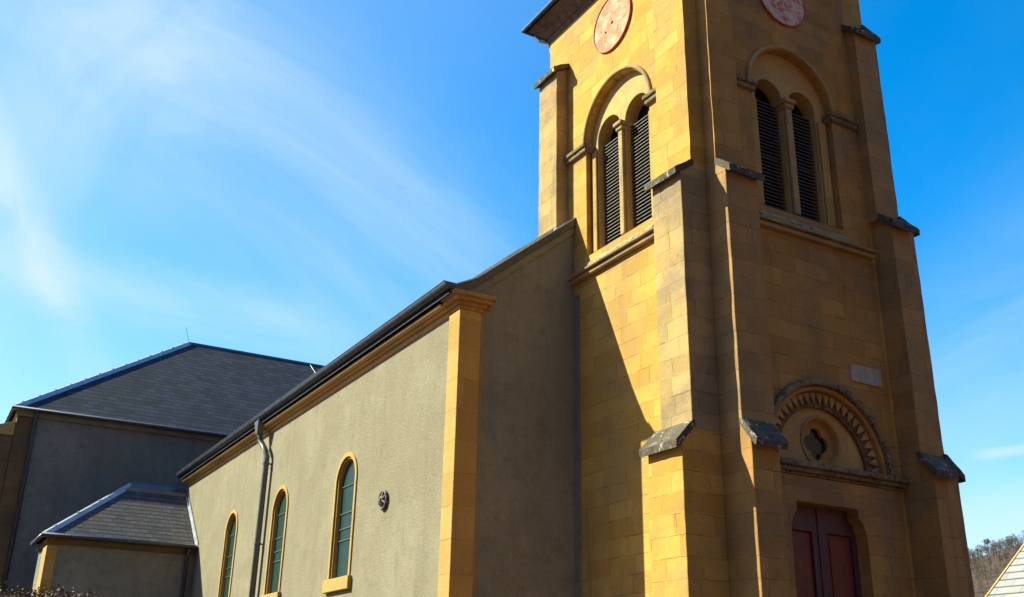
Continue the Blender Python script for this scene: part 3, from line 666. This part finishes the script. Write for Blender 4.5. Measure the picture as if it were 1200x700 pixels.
# ------------------------------------------------------------------ sacristy lean-to
SX0, SY0, SY1 = -7.48, 24.35, 26.95
sw = MB(); sw.box(SX0, NX-0.004, SY0, SY1, 0, 6.05)
sw.plate('y', SY1-0.3, SY1, [(SX0+0.3, 6.0505), (NX-0.004, 6.0505), (NX-0.004, 8.55), (-4.9, 8.55)])
sw.build('sacristy_wall', ROUGHD, CH)
MB().box(SX0-0.05, SX0+0.27, SY0-0.05, SY0+1.0, 0, 6.0).build('corner_pilaster', TRIM, CH, bevel=0.015)
MB().box(SX0-0.08, NX-0.006, SY0-0.09, SY1-0.02, 6.0505, 6.26).build('eaves_cornice', BROWND, CH, bevel=0.03)
sx, sy, sz = SX0-0.24, SY0-0.25, 6.32; tn2 = math.tan(R(39.4)); dd = SY1+0.05 - sy
sv = [(sx, sy, sz), (NX-0.004, sy, sz), (NX-0.004, sy+dd, sz+dd*tn2), (sx+dd, sy+dd, sz+dd*tn2), (sx, sy+dd, sz)]
srf = MB().poly(sv, [(0, 1, 2, 3), (0, 3, 4), (4, 3, 2, 1, 0)]) if False else MB().poly(sv + [(NX-0.004, sy+dd, sz)], [(0, 1, 2, 3), (0, 3, 4), (2, 5, 4, 3), (1, 5, 2), (0, 4, 5, 1)])
sro = srf.build('sacristy_roof', SLATEB, CH)
hp = MB(); strip(hp, sv[0], sv[3], 0.15, 0.05, 4); hp.build('hip_flashing', ZINC, sro)
hp = MB()
top = Vector(sv[3]); e2 = Vector(sv[2]); nn2 = Vector((0, -math.sin(R(39.4)), math.cos(R(39.4)))); dn = Vector((0, -math.cos(R(39.4)), -math.sin(R(39.4))))
for a, b in ((top, e2),):
    p = [a+nn2*0.05-dn*0.12, b+nn2*0.05-dn*0.12, b+nn2*0.03+dn*0.42, a+nn2*0.03+dn*0.42]
    hp.poly(p + [x-nn2*0.025 for x in p], [(0, 1, 2, 3), (7, 6, 5, 4), (0, 4, 5, 1), (1, 5, 6, 2), (2, 6, 7, 3), (3, 7, 4, 0)])
hp.build('ridge_flashing', ZINCD, sro)
wf = MB(); a, b = Vector(sv[1]), Vector(sv[2])
up2 = Vector((0, 0, 0.16)); o_ = Vector((-0.03, 0, 0)); q_ = Vector((-0.10, 0, 0.02))
wf.poly([a+o_, b+o_, b+o_+up2, a+o_+up2, a+q_, b+q_], [(0, 1, 2, 3), (0, 1, 5, 4)])
wf.build('wall_flashing', ZINC, sro)
MB().tube([(sx-0.02, SY1, sz-0.02), (sx-0.02, sy-0.04, sz-0.02), (NX-0.08, sy-0.04, sz-0.02)], 0.075, 10).build('eaves_gutter', ZINCD, CH, smooth=True)
px = -3.02
downpipe(px, [(px, sy-0.02, sz-0.08), (px, sy+0.02, sz-0.28), (px, SY0-0.11, sz-0.55), (px, SY0-0.11, 0.1)], 0.06, m_=ZINCD)

# ------------------------------------------------------------------ surroundings
# house with a pale tiled roof at the right
HO = empty('house', (26, 2, 0))
tag(HO, 'house with pale sunlit tiled roof beside the church tower at the right', 'house')
def hb(name, mb, m_, bevel=0, par=HO):
    o = mb.build(name, m_, None, bevel); o.parent = par; o.matrix_parent_inverse = Matrix.Translation(Vector((-26, -2, 0))) if par is HO else Matrix.Identity(4); return o
hx0, hx1, hy0, hy1 = 20.2, 32.2, -6.0, 10.4; sl = 0.765
def hz(x): return 5.2 + (x-21.18)*sl if x < 26.2 else 5.2 + (52.4-x-21.18)*sl
hm = MB(); hm.plate('y', hy0, hy0+0.3, [(hx0, 0), (hx1, 0), (hx1, hz(hx1)-0.2), (26.2, hz(26.2)-0.2), (hx0, hz(hx0)-0.2)]); hm.plate('y', hy1-0.3, hy1, [(hx0, 0), (hx1, 0), (hx1, hz(hx1)-0.2), (26.2, hz(26.2)-0.2), (hx0, hz(hx0)-0.2)])
hm.box(hx0, hx0+0.3, hy0+0.3, hy1-0.3, 0, hz(hx0)-0.2); hm.box(hx1-0.3, hx1, hy0+0.3, hy1-0.3, 0, hz(hx1)-0.2)
hb('house_wall', hm, ROUGH)
xs = [hx0-0.5, 26.2, hx1+0.5]
ho = hb('house_roof', MB().plate('y', hy0-0.25, hy1+0.25, [(x, hz(x)) for x in xs] + [(x, hz(x)-0.18) for x in reversed(xs)]), TILE)
va = MB().plate('y', hy1+0.2505, hy1+0.33, [(x, hz(x)+0.04) for x in xs] + [(x, hz(x)-0.16) for x in reversed(xs)])
hb('verge_board', va, PALE, 0.01, ho)
chm = MB().box(25.8, 26.6, -2.2, -1.4, 8.4, 10.6); chm.box(25.7, 26.7, -2.3, -1.3, 10.4, 10.5995)
hb('chimney', MB().box(25.8, 26.6, -2.2, -1.4, 8.4, 10.2).box(25.72, 26.68, -2.28, -1.32, 10.2005, 10.4), STONEB, 0.02, ho)

# hill with a winter wood
def hill_h(az, d):
    k = max(0.0, min(1.0, (d-330)/400.0)); k = k*k*(3-2*k)
    base = 85 + 3.4*(az-53)
    return k*(base + 5*mnoise.noise(Vector((az*0.5, d*0.005, 0)))) - (0 if d < 740 else (d-740)*0.05)
hl = MB(); na, nd = 50, 26
vs, fs = [], []
for i in range(na+1):
    az = 30 + 60*i/na
    for j in range(nd+1):
        d = 320 + 560*j/nd
        vs.append((CAM.x + d*math.sin(R(az)), CAM.y + d*math.cos(R(az)), hill_h(az, d)-0.02))
for i in range(na):
    for j in range(nd):
        a = i*(nd+1)+j; fs.append((a, a+nd+1, a+nd+2, a+1))
struct(hl.poly(vs, fs).build('hill', HILL, smooth=True))
# added hillside out of frame, shaped to block skylight from the shaded walls
vs, fs = [], []; na, nd = 60, 16
for i in range(na+1):
    az = 100 + 190*i/na
    for j in range(nd+1):
        d = 48 + 110*j/nd; k = j/nd; k = k*k*(3-2*k); e = min(1.0, (i+0.0)/6, (na-i)/6.0)
        vs.append((CAM.x + d*math.sin(R(az)), CAM.y + d*math.cos(R(az)), k*e*(104 + 8*mnoise.noise(Vector((az*0.06, d*0.02, 7)))) - 0.02))
for i in range(na):
    for j in range(nd):
        a = i*(nd+1)+j; fs.append((a, a+nd+1, a+nd+2, a+1))
struct(MB().poly(vs, fs).build('hill', HILL, smooth=True))  # added sky blocker behind the camera, never in view
rnd = random.Random(5)
def tree_into(mb, base, h, nb, leaf, rr):
    mb.tube([base, base+Vector((0, 0, h*0.35)), base+Vector((rr.uniform(-.3, .3), rr.uniform(-.3, .3), h*0.9))], [h*0.02, h*0.014, h*0.004], 4, False)
    for k in range(nb):
        z = rr.uniform(0.30, 0.85)*h; a = rr.uniform(0, 6.283); l = (1.02-z/h)*h*rr.uniform(0.32, 0.5)
        p0 = base+Vector((0, 0, z)); p1 = p0+Vector((math.cos(a)*l, math.sin(a)*l, l*rr.uniform(0.35, 0.9)))
        mb.tube([p0, p1], [h*0.007, h*0.003], 3, False)
        for q in range(leaf):
            c = p0.lerp(p1, rr.uniform(0.3, 1.1)) + Vector((rr.gauss(0, .5), rr.gauss(0, .5), rr.gauss(0, .5)))*h*0.06
            d = Vector((rr.gauss(0, 1), rr.gauss(0, 1), rr.gauss(0.6, 1))).normalized()*h*rr.uniform(0.04, 0.09)
            s = d.cross(Vector((rr.gauss(0, 1), rr.gauss(0, 1), rr.gauss(0, 1)))).normalized()*h*0.008
            mb.poly([c-s, c+s, c+d+s*0.3, c+d-s*0.3], [(0, 1, 2, 3)])
wd = MB()
for i in range(1300):
    az = rnd.uniform(48.5, 57.5); d = 340 + 410*rnd.random()**0.7
    b = Vector((CAM.x + d*math.sin(R(az)), CAM.y + d*math.cos(R(az)), hill_h(az, d)-0.3))
    tree_into(wd, b, rnd.uniform(5, 8.5), 11, 8, rnd)
o = wd.build('woodland', WOOD); tag(o, 'bare brown winter wood covering the distant hillside', 'woodland', kind='stuff')
for az, d, h, lab in ((53.55, 735, 12.0, 'bare tree on the hilltop skyline nearest the church tower'), (54.6, 738, 14.0, 'bare tree on the hilltop skyline nearest the pale tiled roof')):
    b = Vector((CAM.x + d*math.sin(R(az)), CAM.y + d*math.cos(R(az)), hill_h(az, d)-0.3))
    te = empty('bare_tree', b); tag(te, lab, 'tree')
    tk = MB().tube([(0, 0, 0), (0.1, 0, h*0.4), (0.2, 0.1, h*0.8)], [0.35, 0.25, 0.08], 6); tk.build('trunk', BARK, te)
    cr_ = MB(); rr = random.Random(int(az*100)); tree_into(cr_, Vector((0, 0, 0.05)), h, 26, 18, rr); cr_.build('crown', BARK, te)

# clipped dry hedge at the lower left, near the camera
hd_ = MB(); rr = random.Random(3)
hdir = Vector((1, -0.28, 0)).normalized(); hn = Vector((hdir.y, -hdir.x, 0)); h0 = Vector((-12.6, -3.1, 0)); L = 2.75
for i in range(15000):
    a = rr.uniform(0, L); w = rr.uniform(-0.42, 0.42); top = 2.285 + 0.05*mnoise.noise(Vector((a*2.3, w*3, 0))) + 0.03*mnoise.noise(Vector((a*9, w*9, 3))) - 0.02*max(0, a-2.0)**2*3
    z = top - abs(rr.gauss(0, 0.16)) if i % 3 else rr.uniform(0.2, top)
    if rr.random() < 0.03: z = top + rr.uniform(0, 0.04)
    p = h0 + hdir*a + hn*w + Vector((0, 0, z))
    d = Vector((rr.gauss(0, 1), rr.gauss(0, 1), rr.gauss(0.2, 0.8))).normalized(); s = d.cross(Vector((rr.gauss(0, 1), rr.gauss(0, 1), rr.gauss(0, 1)))).normalized()
    l = rr.uniform(0.02, 0.038)
    hd_.poly([p, p+d*l*0.5+s*l*0.32, p+d*l, p+d*l*0.5-s*l*0.32], [(0, 1, 2, 3)])
he = empty('hedge', h0); tag(he, 'dry brown clipped hedge top in the lower left foreground', 'hedge')
lo = hd_.build('foliage', HEDGE); lo.parent = he; lo.matrix_parent_inverse = Matrix.Translation(-h0)
tw_ = MB()
for i in range(260):
    a = rr.uniform(0, L); w = rr.uniform(-0.38, 0.38); p = h0 + hdir*a + hn*w
    tw_.tube([p, p+Vector((rr.gauss(0, .06), rr.gauss(0, .06), 1.2)), p+Vector((rr.gauss(0, .1), rr.gauss(0, .1), 2.24+rr.uniform(-.08, .06)))], [0.014, 0.009, 0.003], 4, False)
to = tw_.build('stems', HEDGEG); to.parent = he; to.matrix_parent_inverse = Matrix.Translation(-h0)
bpy.context.view_layer.update()
